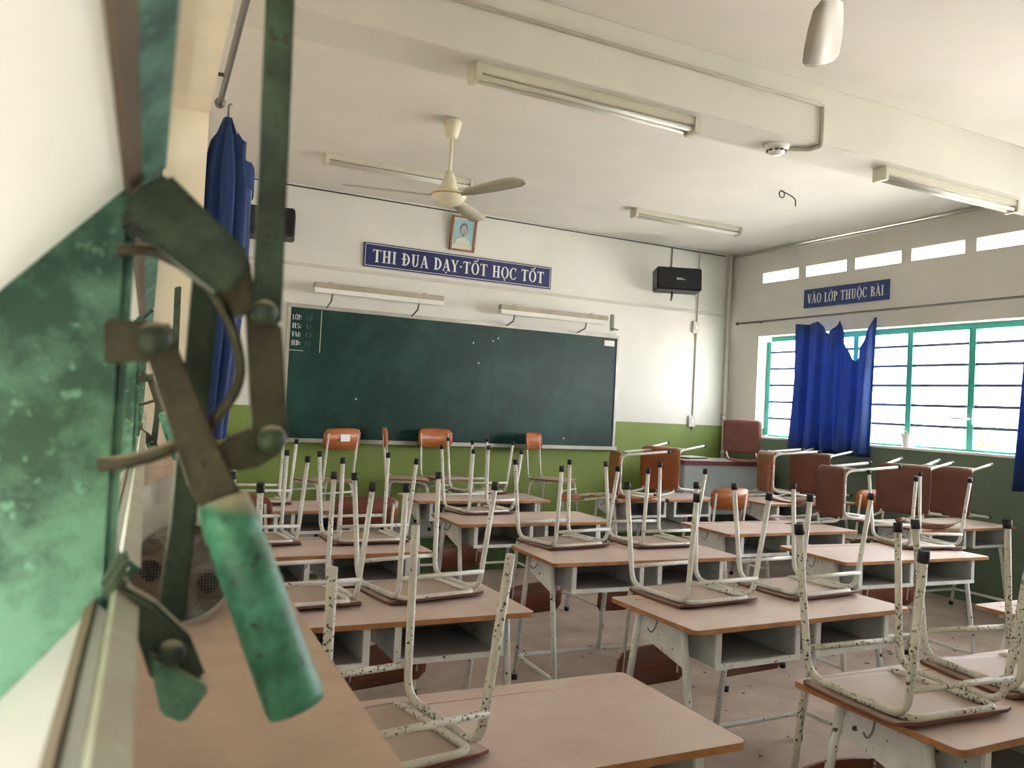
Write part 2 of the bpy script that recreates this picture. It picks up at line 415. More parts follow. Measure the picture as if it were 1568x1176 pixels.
# lever handle on the right window's mullion
h = empty('window_lever_handle', (6.872, 4.63, 1.56))
tubes('lever_arm', [bend([(0, 0, 0), (-.05, 0, 0), (-.055, .16, -.005)], .02)], .009, M_WHITEW, h)
boxes('pivot_plate', [(-.012, -.02, -.05, .004, .02, .09)], M_RTEAL, h)
tag(h, 'small pale lever handle on a teal mullion of the far bright window', 'handle')
tubes_v = tag(tubes('louvre_pull_rod', [[(6.868, 4.66, 1.50), (6.868, 4.66, 2.36)]], .006, M_RTEAL), 'thin vertical pull rod beside the teal mullion of the bright window', 'rod')

# ------------------------------------------------------------------ near louvre lever mechanism (opens the blades of the left window)
def mechanism():
    Y = .352
    base = at(235, 520, Y)
    root = empty('louvre_lever', base)
    def fin(name, bm, mat, par=root, bev=.0012):
        bmesh.ops.recalc_face_normals(bm, faces=bm.faces[:])
        if bev:
            es = [e for e in bm.edges if e.is_manifold and e.calc_face_angle(0) > .6]
            bmesh.ops.bevel(bm, geom=es, offset=bev, segments=2, affect='EDGES')
        bmesh.ops.translate(bm, verts=bm.verts[:], vec=-base); return mesh(name, bm, mat, par)
    def plate(name, px, y, t, mat, par=root, bev=.0012):
        bm = bmesh.new(); prism(bm, [at(a, b, y) for a, b in px], (0, t, 0)); return fin(name, bm, mat, par, bev)
    def bolt(px, py, rpx, y, par):
        bm = bmesh.new(); c = at(px, py, y); r = rpx*y/FPX*1.05
        pr = [(0, -.005), (r*.75, -.0046), (r, -.002), (r, .004), (0, .004)]
        lathe(bm, pr, 16)
        bmesh.ops.rotate(bm, verts=bm.verts[:], matrix=Matrix.Rotation(-PI/2, 3, 'X'))
        bmesh.ops.translate(bm, verts=bm.verts[:], vec=c)
        return fin('bolt_head', bm, M_DKTEAL, par, 0)
    def rodpx(name, px, y, rpx, mat, par=root):
        bm = bmesh.new()
        tube(bm, bend([at(a, b, yy) for (a, b), yy in zip(px, y)], .03, 4), rpx*.35/FPX, 10)
        return fin(name, bm, mat, par, 0)
    # bracket on the mullion
    br = plate('mullion_bracket', [(160, 486), (266, 497), (268, 536), (248, 552), (160, 556)], .348, .010, M_GRIME)
    # blade clip arm from the upper blade to the connecting rod
    ca = plate('blade_clip_arm', [(188, 316), (215, 283), (258, 262), (385, 388), (378, 424), (338, 452), (262, 392), (206, 348), (188, 352)], .338, .016, M_DKTEAL, bev=.002)
    plate('clip_end', [(330, 436), (384, 396), (392, 470), (368, 488)], .344, .012, M_GRIME, ca)
    # connecting rod, upper and lower lengths
    up = plate('connecting_rod', [(413, -90), (456, -90), (432, 497), (386, 497), (390, 440)], .340, .006, M_DKTEAL)
    lo = plate('connecting_rod', [(378, 470), (432, 496), (443, 676), (420, 700), (388, 690)], .346, .006, M_GRIME)
    bolt(405, 478, 17, .339, up); bolt(416, 672, 20, .345, lo)
    # lever arm and grip
    la = plate('lever_arm', [(214, 508), (228, 497), (252, 500), (268, 520), (345, 705), (372, 760), (392, 800), (330, 822), (290, 745), (272, 690)], .343, .007, M_GRIME)
    bolt(236, 518, 22, .342, la)
    bm = bmesh.new(); a = at(340, 765, .345); b = at(455, 1086, .325); d = (b-a)
    r0 = 42*.34/FPX
    tube(bm, [a, a+d*.12, a+d*.16, a+d*.19, a+d*.22, a+d*.55, a+d*.96, a+d*.995, b+d*.004], [r0*.86, r0*.98, r0*1.0, r0*.92, r0*.98, r0*1.0, r0*1.02, r0*.97, r0*.8], 20)
    fin('grip', bm, M_GRIP, la, 0)
    # link from lever to rod
    plate('link_plate', [(330, 690), (352, 668), (400, 650), (428, 640), (440, 672), (432, 694), (396, 716), (362, 722), (344, 716)], .350, .006, M_GRIME)
    # bent wire guide
    rodpx('bent_guide_rod', [(178, 384), (228, 380), (316, 424), (362, 512), (372, 588), (318, 656)], [.350]*6, 8, M_GRIME)
    rodpx('stay_rod', [(150, 712), (214, 704), (300, 672)], [.352, .35, .348], 10, M_GRIME)
    # flat bar behind
    plate('back_bar', [(296, 420), (338, 430), (318, 640), (284, 955), (241, 952), (262, 800)], .372, .006, M_DKTEAL)
    # clip of the lower blade: folded channel
    cl = plate('lower_blade_clip', [(150, 905), (190, 842), (202, 862), (186, 896), (240, 926), (292, 975), (318, 1040), (276, 1072), (232, 1046), (205, 962)], .332, .012, M_DKTEAL, bev=.002)
    plate('clip_lip', [(228, 1000), (322, 1056), (282, 1110), (246, 1096)], .327, .010, M_TEAL, cl)
    bolt(262, 1000, 18, .331, cl)
    return root
mech = mechanism()
tag(mech, 'big grimy green louvre lever with rusty arm and chipped green grip, nearest the viewer', 'lever')
m2 = copy_tree(mech); m2.location = Vector(mech.location)+Vector((0, 1.254, 0))
tag(m2, 'smaller distant louvre lever with green grip, on a farther mullion of the same window', 'lever')

# things by the left window
SILLL = ST(boxes('trim_2', [(XLO-.01, LWIN[0][0]+.002, LS-.028, XL+.012, LWIN[0][1]-.002, LS)], M_SILL, bevel=.004))
def drum():
    c0 = atz(288, 958, LS); r = .047
    root = empty('drum', (c0.x-.008, c0.y, LS)); L = .40
    bm = bmesh.new(); prof = []
    lathe(bm, [(r*.93, .004), (r, 0), (r, L*.33), (r*1.02, L*.335), (r, L*.34), (r, L), (0, L)], 32)
    bmesh.ops.rotate(bm, verts=bm.verts[:], matrix=Matrix.Rotation(-PI/2, 3, 'X'))
    bmesh.ops.translate(bm, verts=bm.verts[:], vec=(0, 0, r)); b = mesh('body', bm, M_DRUM, root)
    bm = bmesh.new(); lathe(bm, [(0, 0), (r*.93, 0), (r*.93, .004)], 32)
    bmesh.ops.rotate(bm, verts=bm.verts[:], matrix=Matrix.Rotation(-PI/2, 3, 'X'))
    bmesh.ops.translate(bm, verts=bm.verts[:], vec=(0, .004, r)); e = mesh('end_disc', bm, M_DRUME, root)
    for sx, sz in ((-.026, .003), (.023, -.010)):
        bm = bmesh.new()
        for i in range(-3, 4):
            for j in range(-3, 4):
                if i*i+j*j > 10: continue
                x, z = sx+i*.0027, sz+j*.0027
                pts = [Vector((x+.001*math.cos(k*PI/3), .0025, r+z+.001*math.sin(k*PI/3))) for k in range(6)]
                prism(bm, pts, (0, .002, 0))
        tag(mesh('hole_cluster', bm, M_BLACK, e), kind='stuff')
    root.rotation_euler = (0, 0, math.radians(-3))
    return tag(root, 'dusty grey metal drum lying on the brown sill behind the lever', 'drum')
drum()

# ------------------------------------------------------------------ curtains
def curtain(name, X, ya_t, yb_t, ya_b, yb_b, zt, zb, hooks, sags, folds, amp, label, mat=M_CURT, nu=110, nv=26):
    bm = bmesh.new(); grid = []
    def top(u):
        for (h0, h1), s in zip(zip(hooks, hooks[1:]), sags):
            if h0 <= u <= h1:
                t = (u-h0)/(h1-h0); return s*(1-abs(2*t-1)**1.3)
        return 0
    rnd = random.Random(hash(label) % 1000 if False else len(label))
    ph = [rnd.uniform(0, 6) for _ in range(4)]
    for j in range(nv+1):
        v = j/nv; row = []
        for i in range(nu+1):
            u = i/nu
            y = (ya_t+(yb_t-ya_t)*u)*(1-v) + (ya_b+(yb_b-ya_b)*u)*v
            z0 = zt-top(u); z = z0+(zb-z0)*v
            a = amp*(.45+.55*v)
            x = X+a*math.sin(2*PI*folds*u+ph[0]+.5*math.sin(3*v+ph[1]))+a*.4*math.sin(2*PI*folds*2.3*u+ph[2]+v)
            y += .35*a*math.cos(2*PI*folds*u+ph[3])
            row.append(bm.verts.new((x, y, z)))
        grid.append(row)
    for j in range(nv):
        for i in range(nu):
            f = bm.faces.new((grid[j][i], grid[j][i+1], grid[j+1][i+1], grid[j+1][i])); f.smooth = True
    root = empty(name, (X, (ya_t+yb_t)/2, zb))
    bmesh.ops.translate(bm, verts=bm.verts[:], vec=-Vector(root.location)); c = mesh('cloth', bm, mat, root)
    s = c.modifiers.new('thickness', 'SOLIDIFY'); s.thickness = .0015
    for hk in hooks:
        y = ya_t+(yb_t-ya_t)*hk
        bm = bmesh.new(); tube(bm, [(X+.017*math.cos(a), y, zt+.03+.02*math.sin(a)) for a in [k*PI/5 for k in range(11)]], .0025, 6)
        bmesh.ops.translate(bm, verts=bm.verts[:], vec=-Vector(root.location)); mesh('hook', bm, M_WHITEW, root)
    return tag(root, label, 'curtain')
RODZ = CZ+1.09
XC = XR-.09
curtain('curtain', XC, 6.50, 5.47, 6.52, 5.50, RODZ-.06, CZ-.32, [0, .33, .58, .97], [.02, .14, .42], 5, .06,
        'gathered royal blue curtain hanging from the rod over the bright window')
curtain('curtain', XC, 4.02, 3.45, 4.10, 3.45, RODZ-.06, CZ-.48, [0, .5, 1], [.03, .03], 4, .04,
        'blue curtain at the right edge of the picture, over the bright window')
# rods
def rod(name, X, y0, y1, z, label):
    root = empty(name, (X, y0, z))
    tubes('pole', [[(0, 0, 0), (0, y1-y0, 0)]], .011, M_ROD, root)
    for y in (0, y1-y0):
        bm = bmesh.new(); lathe(bm, [(0, -.02), (.018, -.014), (.021, 0), (.018, .014), (0, .02)], 12)
        bmesh.ops.rotate(bm, verts=bm.verts[:], matrix=Matrix.Rotation(PI/2, 3, 'X')); bmesh.ops.translate(bm, verts=bm.verts[:], vec=(0, y, 0))
        mesh('finial', bm, M_ROD, root)
    s = 1 if X > 3 else -1
    for y in (.25, (y1-y0)/2, y1-y0-.3):
        tubes('bracket', [[(0, y, 0), (s*.1, y, .0)]], .007, M_ROD, root)
    return tag(root, label, 'curtain rod')
rod('curtain_rod', XC, 3.2, 7.38, RODZ, 'long thin grey curtain rod above the bright window')
RODL = rod('curtain_rod', XL+.05, -1.4, 3.30, RODZ, 'grey curtain rod on the left above the lever window')
def gathered(name, c, zt, zb, label):
    """tied bundle of cloth: pleated tube with a knot at the top"""
    root = empty(name, (c[0], c[1], zb)); bm = bmesh.new(); rings = []; nv, nu = 40, 72
    for j in range(nv+1):
        v = j/nv; z = (zt-zb)*(1-v)
        w_ = .03+.062*min(1, v*5)**.7 + .012*math.sin(v*5); w_ *= (1-.18*max(0, v-.55)/.45)
        if v < .06: w_ = .018+.03*v/.06
        row = []
        for i in range(nu):
            a = 2*PI*i/nu
            r = w_*(1+.14*math.sin(7*a+2.2*v)+.08*math.sin(13*a+4*v))
            row.append(bm.verts.new((r*.75*math.cos(a)+.012*math.sin(3*v), r*math.sin(a), z)))
        rings.append(row)
    for a, b in zip(rings, rings[1:]):
        for k in range(nu):
            f = bm.faces.new((a[k], a[(k+1) % nu], b[(k+1) % nu], b[k])); f.smooth = True
    bm.faces.new(rings[0]); bm.faces.new(rings[-1][::-1])
    mesh('cloth', bm, M_CURT, root)
    bm = bmesh.new()   # loose flap of the folded-over heading
    g = []
    for j in range(9):
        row = []
        for i in range(13):
            u, v = i/12, j/8
            row.append(bm.verts.new((.03+.06*u+.015*math.sin(9*u), -.05-.03*math.sin(PI*u), (zt-zb)-.06-.16*u-.16*v*(1-.55*u)-.012*math.sin(14*u))))
        g.append(row)
    for j in range(8):
        for i in range(12):
            f = bm.faces.new((g[j][i], g[j][i+1], g[j+1][i+1], g[j+1][i])); f.smooth = True
    o = mesh('flap', bm, M_CURT, root); s = o.modifiers.new('t', 'SOLIDIFY'); s.thickness = .004
    tubes('hook', [bend([(0, 0, zt-zb-.01), (.0, 0, zt-zb+.05), (.012, 0, zt-zb+.055)], .01)], .004, M_ROD, root)
    return tag(root, label, 'curtain')
cc = at(338, 300, 3.22)
gathered('curtain', (cc.x+.01, 3.22), at(334, 178, 3.22).z, at(345, 672, 3.22).z, 'dark blue curtain bunched up on the left behind the lever')

# the left wall is not quite square to the front wall: turn it and what is fixed to it by three degrees
_TURN = Matrix.Translation((XIN, .355, 0)) @ Matrix.Rotation(math.radians(-3.1), 4, 'Z') @ Matrix.Translation((-XIN, -.355, 0))
for o in (WALLL, WL, WL2, SILLL, RODL, m2):
    o.matrix_world = _TURN @ Matrix.LocRotScale(o.location, o.rotation_euler, o.scale)

# ------------------------------------------------------------------ chalkboard wall
BX0, BX1, BZ0, BZ1 = 1.55, 5.12, CZ-.40, CZ+.80
b = empty('chalkboard', ((BX0+BX1)/2, YF, BZ0))
off = Vector((-(BX0+BX1)/2, -YF, -BZ0))
def bpart(name, lst, mat, par=b, bevel=0):
    o = boxes(name, [(x0+off.x, y0+off.y, z0+off.z, x1+off.x, y1+off.y, z1+off.z) for x0, y0, z0, x1, y1, z1 in lst], mat, par, bevel); return o
surf = bpart('writing_surface', [(BX0, YF-.018, BZ0, BX1, YF, BZ1)], M_BOARD)
bpart('frame_strip', [(BX0-.02, YF-.03, BZ1, BX1+.02, YF, BZ1+.035)], M_ALU)
bpart('frame_strip', [(BX0-.02, YF-.03, BZ0, BX0+.01, YF, BZ1)], M_ALU)
bpart('frame_strip', [(BX1-.01, YF-.03, BZ0, BX1+.02, YF, BZ1)], M_ALU)
bpart('chalk_tray', [(BX0-.02, YF-.07, BZ0-.025, BX1+.02, YF, BZ0-.012), (BX0-.02, YF-.075, BZ0-.025, BX1+.02, YF-.068, BZ0+.012), (BX0-.02, YF-.03, BZ0-.012, BX1+.02, YF, BZ0)], M_ALU)
bpart('sticker', [(BX1-.17, YF-.0215, BZ1-.09, BX1-.04, YF-.018, BZ1-.03)], M_PAPER, surf)
tag(b, 'wide dark green chalkboard on the front wall', 'chalkboard')

# ---- lettering: small serif alphabet built from strokes
def glyph(ch):
    """list of polygons (x,y) for a bold condensed serif capital of height 1; returns polys, advance"""
    P = []
    R = lambda x0, y0, x1, y1: P.append([(x0, y0), (x1, y0), (x1, y1), (x0, y1)])
    def serif(xc, y, w_=.30, hgt=.045):
        R(xc-w_/2, y, xc+w_/2, y+hgt)
    def stem(xc, t=.15):
        R(xc-t/2, 0, xc+t/2, 1); serif(xc, 0); serif(xc, .955)
    def diag(xa, ya, xb, yb, t): P.append([(xa-t/2, ya), (xa+t/2, ya), (xb+t/2, yb), (xb-t/2, yb)])
    def arc(cx, cy, rx, ry, tx, ty, a0, a1, n=14):
        for k in range(n):
            u, v = [math.radians(a0+(a1-a0)*q/n) for q in (k, k+1)]
            P.append([(cx+rx*math.cos(u), cy+ry*math.sin(u)), (cx+rx*math.cos(v), cy+ry*math.sin(v)),
                      (cx+(rx-tx)*math.cos(v), cy+(ry-ty)*math.sin(v)), (cx+(rx-tx)*math.cos(u), cy+(ry-ty)*math.sin(u))])
    def dot(x, y, r, n=10): P.append([(x+r*math.cos(2*PI*k/n), y+r*math.sin(2*PI*k/n)) for k in range(n)])
    def circ(x): diag(x-.13, 1.06, x, 1.20, .06); diag(x+.13, 1.06, x, 1.20, .06)
    def acute(x, y=1.1): P.append([(x, y), (x+.05, y), (x+.17, y+.16), (x+.07, y+.18)])
    def grave(x, y=1.08): P.append([(x, y), (x+.05, y), (x-.06, y+.18), (x-.16, y+.16)])
    c = ch[0]; w_ = .6
    if c == 'I': stem(.17); w_ = .34
    elif c == 'T': R(.24, 0, .39, 1); serif(.315, 0); R(.02, .94, .61, 1); R(.02, .80, .065, 1); R(.565, .80, .61, 1); w_ = .63
    elif c == 'H': stem(.17); stem(.54); R(.2, .48, .5, .54); w_ = .71
    elif c in 'DĐ':
        stem(.17); arc(.2, .5, .42, .5, .15, .05, -90, 90); w_ = .66
        if c == 'Đ': R(-.02, .48, .34, .55)
    elif c == 'U': R(.1, .3, .25, 1); serif(.175, .955); R(.48, .3, .55, 1); serif(.515, .955, .22); arc(.325, .32, .225, .33, .11, .06, 180, 360); w_ = .68
    elif c == 'A': diag(.08, 0, .3, 1, .055); diag(.52, 0, .3, 1, .15); R(.15, .3, .46, .36); serif(.08, 0, .2); serif(.52, 0, .28); w_ = .64
    elif c == 'V': diag(.3, 0, .1, 1, .15); diag(.3, 0, .5, 1, .055); serif(.1, .955, .28); serif(.5, .955, .2); w_ = .6
    elif c == 'Y': R(.23, 0, .38, .48); serif(.305, 0); diag(.305, .42, .1, 1, .15); diag(.305, .42, .52, 1, .055); serif(.1, .955, .26); serif(.52, .955, .2); w_ = .62
    elif c == 'O': arc(.34, .5, .32, .515, .14, .05, 0, 360, 28); w_ = .68
    elif c == 'C': arc(.34, .5, .32, .515, .14, .05, 48, 312, 22); R(.52, .70, .565, .98); R(.52, .08, .555, .26); w_ = .62
    elif c == 'L': stem(.17); R(.1, 0, .5, .05); R(.455, 0, .5, .24); w_ = .53
    elif c == 'P': stem(.17); arc(.2, .74, .34, .26, .14, .05, -90, 90); w_ = .56
    elif c == 'B': stem(.17); arc(.2, .75, .3, .25, .13, .05, -90, 90); arc(.2, .26, .37, .26, .14, .05, -90, 90); w_ = .6
    elif c == 'S': arc(.3, .74, .24, .26, .11, .05, 30, 270, 12); arc(.3, .26, .26, .27, .12, .05, -150, 90, 12); w_ = .58
    elif c == 'M': R(.1, 0, .15, 1); diag(.42, 0, .13, 1, .12); diag(.42, 0, .72, 1, .05); R(.66, 0, .8, 1); w_ = .88
    elif c == '·': dot(.12, .5, .075); w_ = .24
    elif c == ':': dot(.1, .2, .08); dot(.1, .65, .08); w_ = .24
    elif c == ' ': w_ = .30
    for dch in ch[1:]:
        mid = w_/2-.02
        if dch == '.': dot(mid, -.13, .065)
        if dch == '^': circ(mid)
        if dch == '/': acute(mid+(.1 if '^' in ch else .0), 1.14 if '^' in ch else 1.07)
        if dch == '\\': grave(mid)
        if dch == '+': P.append([(.56, .78), (.66, .84), (.72, .98), (.66, 1.06), (.6, 1.03), (.64, .96), (.56, .86)])
    return P, w_
def lettering(name, chars, width, height, mat, parent, frame):
    """frame(u,v,w) -> parent space point; text centred, fitted to width x height"""
    letters = []; x = 0
    for ch in chars:
        ps, a = glyph(ch)
        if ps: letters.append([[(q[0]+x, q[1]) for q in p_] for p_ in ps])
        x += a+.055
    x -= .055; sx = width/x; o = frame(0, 0, 0); nrm = frame(0, 0, 1)-o; k = 0
    bm = None
    for polys in letters:
        if bm is None: bm = bmesh.new()
        for p_ in polys:
            prism(bm, [frame((q[0]-x/2)*sx, (q[1]-.5)*height, .0004*(k % 3)) for q in p_], nrm*.002); k += 1
        if name == 'letter': mesh(name, bm, mat, parent); bm = None
    if bm is not None: return tag(mesh(name, bm, mat, parent), kind='stuff')
# long slogan board
sx0, sx1, sz0, sz1 = 2.205, 4.24, CZ+1.25, CZ+1.48
s = empty('slogan_sign', ((sx0+sx1)/2, YF-.02, (sz0+sz1)/2))
hw, hh = (sx1-sx0)/2, (sz1-sz0)/2
boxes('panel', [(-hw, -.005, -hh, hw, .015, hh)], M_SIGN, s)
for b_ in ((-hw+.012, -.007, hh-.016, hw-.012, -.005, hh-.011), (-hw+.012, -.007, -hh+.011, hw-.012, -.005, -hh+.016),
                      (-hw+.012, -.007, -hh+.016, -hw+.017, -.005, hh-.016), (hw-.017, -.007, -hh+.016, hw-.012, -.005, hh-.016)): boxes('border_line', [b_], M_LETTER, s)
lettering('letter', ['T','H','I',' ','Đ','U','A',' ','D','A.','Y','·','T','O^/','T',' ','H','O.','C',' ','T','O^/','T'], 1.86, .118, M_LETTER, s,
          lambda u, v, w_: Vector((u, -.005-w_, v-.004)))
tag(s, 'long navy slogan board with white capitals above the chalkboard', 'sign')
# sign on the right wall
ry0, ry1, rz0, rz1 = 6.45, 5.395, CZ+1.20, CZ+1.395
s = empty('slogan_sign', (XR-.015, (ry0+ry1)/2, (rz0+rz1)/2))
hw, hh = (ry0-ry1)/2, (rz1-rz0)/2
boxes('panel', [(-.004, -hw, -hh, .012, hw, hh)], M_SIGNR, s)
lettering('letter', ['V','A\\','O',' ','L','O+/','P',' ','T','H','U','O^.','C',' ','B','A\\','I'], .95, .098, M_LETTER, s,
          lambda u, v, w_: Vector((-.004-w_, -u, v-.004)))
tag(s, 'short blue sign with white capitals on the window wall', 'sign')
# chalk writing in the board's corner
def chalk(name, chars, x, z, wd, ht, mat):
    o = lettering(name, chars, wd, ht, mat, surf, lambda u, v, w_: Vector((x+u+off.x, YF-.0185+off.y-w_*.5, z+v+off.z)))
    return o
for k, t in enumerate((['L','O+/','P',':'], ['H','S',':'], ['V','M',':'], ['H','D',':'])):
    chalk('chalk_writing', t, 1.575+.045, BZ1-.09-.078*k, .085, .045, M_CHALK)
for k, t in enumerate((['C','H'], ['U'], ['O'], ['I','T'])):
    chalk('chalk_writing', t, 1.73, BZ1-.09-.078*k, .06, .045, M_FCHALK)
for b_ in ((1.838, YF-.0195, BZ1-.40, 1.843, YF-.018, BZ1-.01), (1.56, YF-.0195, BZ1-.395, 1.69, YF-.018, BZ1-.39)): bpart('chalk_line', [b_], M_CHALK, surf)
for px, py in ((725, 525), (755, 522), (763, 518), (733, 556), (545, 611), (863, 671)):
    q = at(px, py, YF-.018); bpart('chalk_dot', [(q.x-.007, YF-.0195, q.z-.007, q.x+.007, YF-.018, q.z+.007)], M_CHALK, surf)

# framed portrait: plain generic bust of a man
pc = Vector((3.205, YF-.04, CZ+1.69)); pw, ph_ = .135, .172
s = empty('framed_portrait', pc); s.rotation_euler = (math.radians(8), 0, 0)
boxes('frame', [(-pw, -.012, -ph_, -pw+.02, .012, ph_), (pw-.02, -.012, -ph_, pw, .012, ph_), (-pw+.02, -.012, -ph_, pw-.02, .012, -ph_+.02), (-pw+.02, -.012, ph_-.02, pw-.02, .012, ph_)], M_PFRAME, s)
boxes('mount', [(-pw+.02, 0, -ph_+.02, pw-.02, .008, ph_-.02)], M_PPAPER, s)
boxes('picture', [(-pw+.034, -.003, -ph_+.065, pw-.034, 0, ph_-.03)], M_PBG, s)
def disc(bm, cx, cz, rx, rz, y, t=.0015, n=24, a0=0, a1=360):
    prism(bm, [Vector((cx+rx*math.cos(math.radians(a0+(a1-a0)*k/n)), y, cz+rz*math.sin(math.radians(a0+(a1-a0)*k/n)))) for k in range(n)], (0, t, 0))
bm = bmesh.new(); prism(bm, [Vector(q) for q in ((-.085, -.005, -.105), (.085, -.005, -.105), (.07, -.005, -.06), (.025, -.005, -.035), (-.025, -.005, -.035), (-.07, -.005, -.06))], (0, .002, 0))
mesh('printed_shoulders', bm, M_PPAPER, s)
bm = bmesh.new(); disc(bm, 0, .045, .042, .062, -.007, .002); mesh('printed_hair', bm, M_PGREY, s)
bm = bmesh.new(); disc(bm, 0, .034, .034, .052, -.009, .002); mesh('printed_face', bm, M_PFACE, s)
bm = bmesh.new()
for ex in (-.014, .014): disc(bm, ex, .044, .007, .003, -.0105, .0015, 10)
disc(bm, 0, .026, .005, .009, -.0105, .0015, 10); disc(bm, 0, .008, .013, .0035, -.0105, .0015, 10); disc(bm, 0, -.016, .009, .012, -.0105, .0015, 10)
tag(mesh('printed_features', bm, M_PGREY, s), kind='stuff')
tag(s, 'small brown framed portrait of a man above the navy slogan board', 'picture')

# board lamps on arms
def boardlamp(xa, xb, z, label):
    Y = 7.38; k = Y/YF; xa, xb = xa*k, xb*k; z = CZ+(z)*k
    root = empty('board_lamp', ((xa+xb)/2, Y, z)); L = (xb-xa)/2
    boxes('housing', [(-L, -.03, 0, L, .03, .05)], M_HOUS, root, bevel=.004)
    bm = bmesh.new(); prism(bm, [Vector(q) for q in ((-L, -.05, -.045), (-L, -.03, 0), (-L, .03, 0), (-L, .06, -.045), (-L, .05, -.045), (-L, .025, -.008), (-L, -.025, -.008), (-L, -.043, -.045))], (2*L, 0, 0))
    mesh('reflector', bm, M_WHITEW, root)
    tubes('tube', [[(-L+.03, 0, -.03), (L-.03, 0, -.03)]], .013, M_TUBE, root, 12)
    for sx in (-.72, .62):
        tubes('arm', [[(sx*L, .0, .0), (sx*L, .04, -.1), (sx*L, YF-Y-.02, (BZ1+.02)-z)]], .008, M_ROD, root)
    for sx in (-.75, .7):
        bm = bmesh.new(); lathe(bm, [(.022, .05), (.02, .062), (0, .066)], 12, sx*L); mesh('mount_knob', bm, M_FIXT, root)
    return tag(root, label, 'lamp')
boardlamp(1.76, 3.04, 1.0, 'left reflector tube lamp on arms over the chalkboard')
boardlamp(3.67, 4.98, .985, 'right reflector tube lamp on arms over the chalkboard')
# speakers
def speaker(c, rz, label, logo):
    root = empty('loudspeaker', c, (math.radians(-6), 0, rz))
    boxes('cabinet', [(-.25, -.10, -.125, .25, .11, .125)], M_BLACK, root, bevel=.012)
    boxes('grille', [(-.235, -.112, -.115, .235, -.1, .112)], M_BLACK, root, bevel=.004)
    if logo:
        bd = boxes('badge', [(-.035, -.1135, -.018, -.012, -.112, .006), (-.006, -.1135, -.016, .004, -.112, .004), (.006, -.1135, -.016, .014, -.112, -.002), (.016, -.1135, -.016, .023, -.112, .004), (.025, -.1135, -.016, .029, -.112, .008), (.031, -.1135, -.016, .065, -.112, -.011)], M_LETTER, root); bd['kind'] = 'stuff'
    tubes('bracket', [[(-.05, .02, -.125), (-.05, .02, -.165), (.02, YF-c[1], -.15)]], .012, M_BLACK, root)
    return tag(root, label, 'speaker')
speaker((5.68, 7.30, CZ+1.475), math.radians(-22), 'black box loudspeaker in the right corner of the front wall', True)
speaker((1.25, 7.36, CZ+1.48), math.radians(-14), 'black box loudspeaker half hidden by the lever, left of the board', False)
# conduits and wiring on the front wall
def run(name, pts, r, mat, label, cat='conduit', group=None):
    o = tubes(name, [bend(pts, .02)], r, mat, None, 6); return tag(o, label, cat, group)
zc1 = CZ+1.15
zt = at(700, 433, YF).z
tag(boxes('cable_trunking', [(.75, YF-.014, zt-.018, 6.62, YF, zt+.012)], M_CONDUIT), 'long pale cable trunking crossing the front wall below the slogan board', 'trunking')
run('ceiling_wire', [(.75, YF-.008, ZC-.025), (6.6, YF-.008, ZC-.025)], .006, M_WIRE, 'thin dark wire along the top of the front wall', 'wire')
run('switch_conduit', [(6.22, YF-.012, ZC-.03), (6.22, YF-.012, 1.30)], .009, M_CONDUIT, 'thin vertical conduit to the switches near the right corner')
run('speaker_wire', [(5.82, YF-.008, ZC-.03), (5.82, YF-.008, 3.1)], .005, M_WIRE, 'short dark wire dropping to the right loudspeaker', 'wire')
run('corner_pipe', [(6.66, YF-.045, .33), (6.66, YF-.045, ZC-.01)], .024, M_CONDUIT, 'pale vertical pipe in the front right corner', 'pipe')
run('wall_top_pipe', [(XR-.02, YF-.06, ZC-.03), (XR-.02, 3.75, ZC-.03)], .012, M_CONDUIT, 'thin pipe along the top of the window wall', 'pipe')
def plate_(c, lab, hgt):
    root = empty('wall_switch', c); boxes('box', [(-.045, -.03, -hgt/2, .045, .0, hgt/2)], M_CONDUIT, root, bevel=.004)
    boxes('rocker', [(-.02, -.036, -.02, .02, -.03, .02)], M_WHITEW, root)
    return tag(root, lab, 'switch')
plate_((6.20, YF, CZ+1.02), 'upper pale wall box on the conduit near the corner', .13)
plate_((6.20, YF, CZ-.07), 'lower pale wall socket on the conduit above the green dado', .13)
hk = empty('wall_hook', (5.05, YF, CZ+.97)); boxes('plate', [(-.018, -.012, -.09, .018, 0, .09)], M_ROD, hk); tubes('prong', [bend([(0, -.01, -.06), (0, -.07, -.08), (.03, -.08, -.08)], .02)], .008, M_ROD, hk)
tag(hk, 'small metal hook plate beside the top right board corner', 'hook')

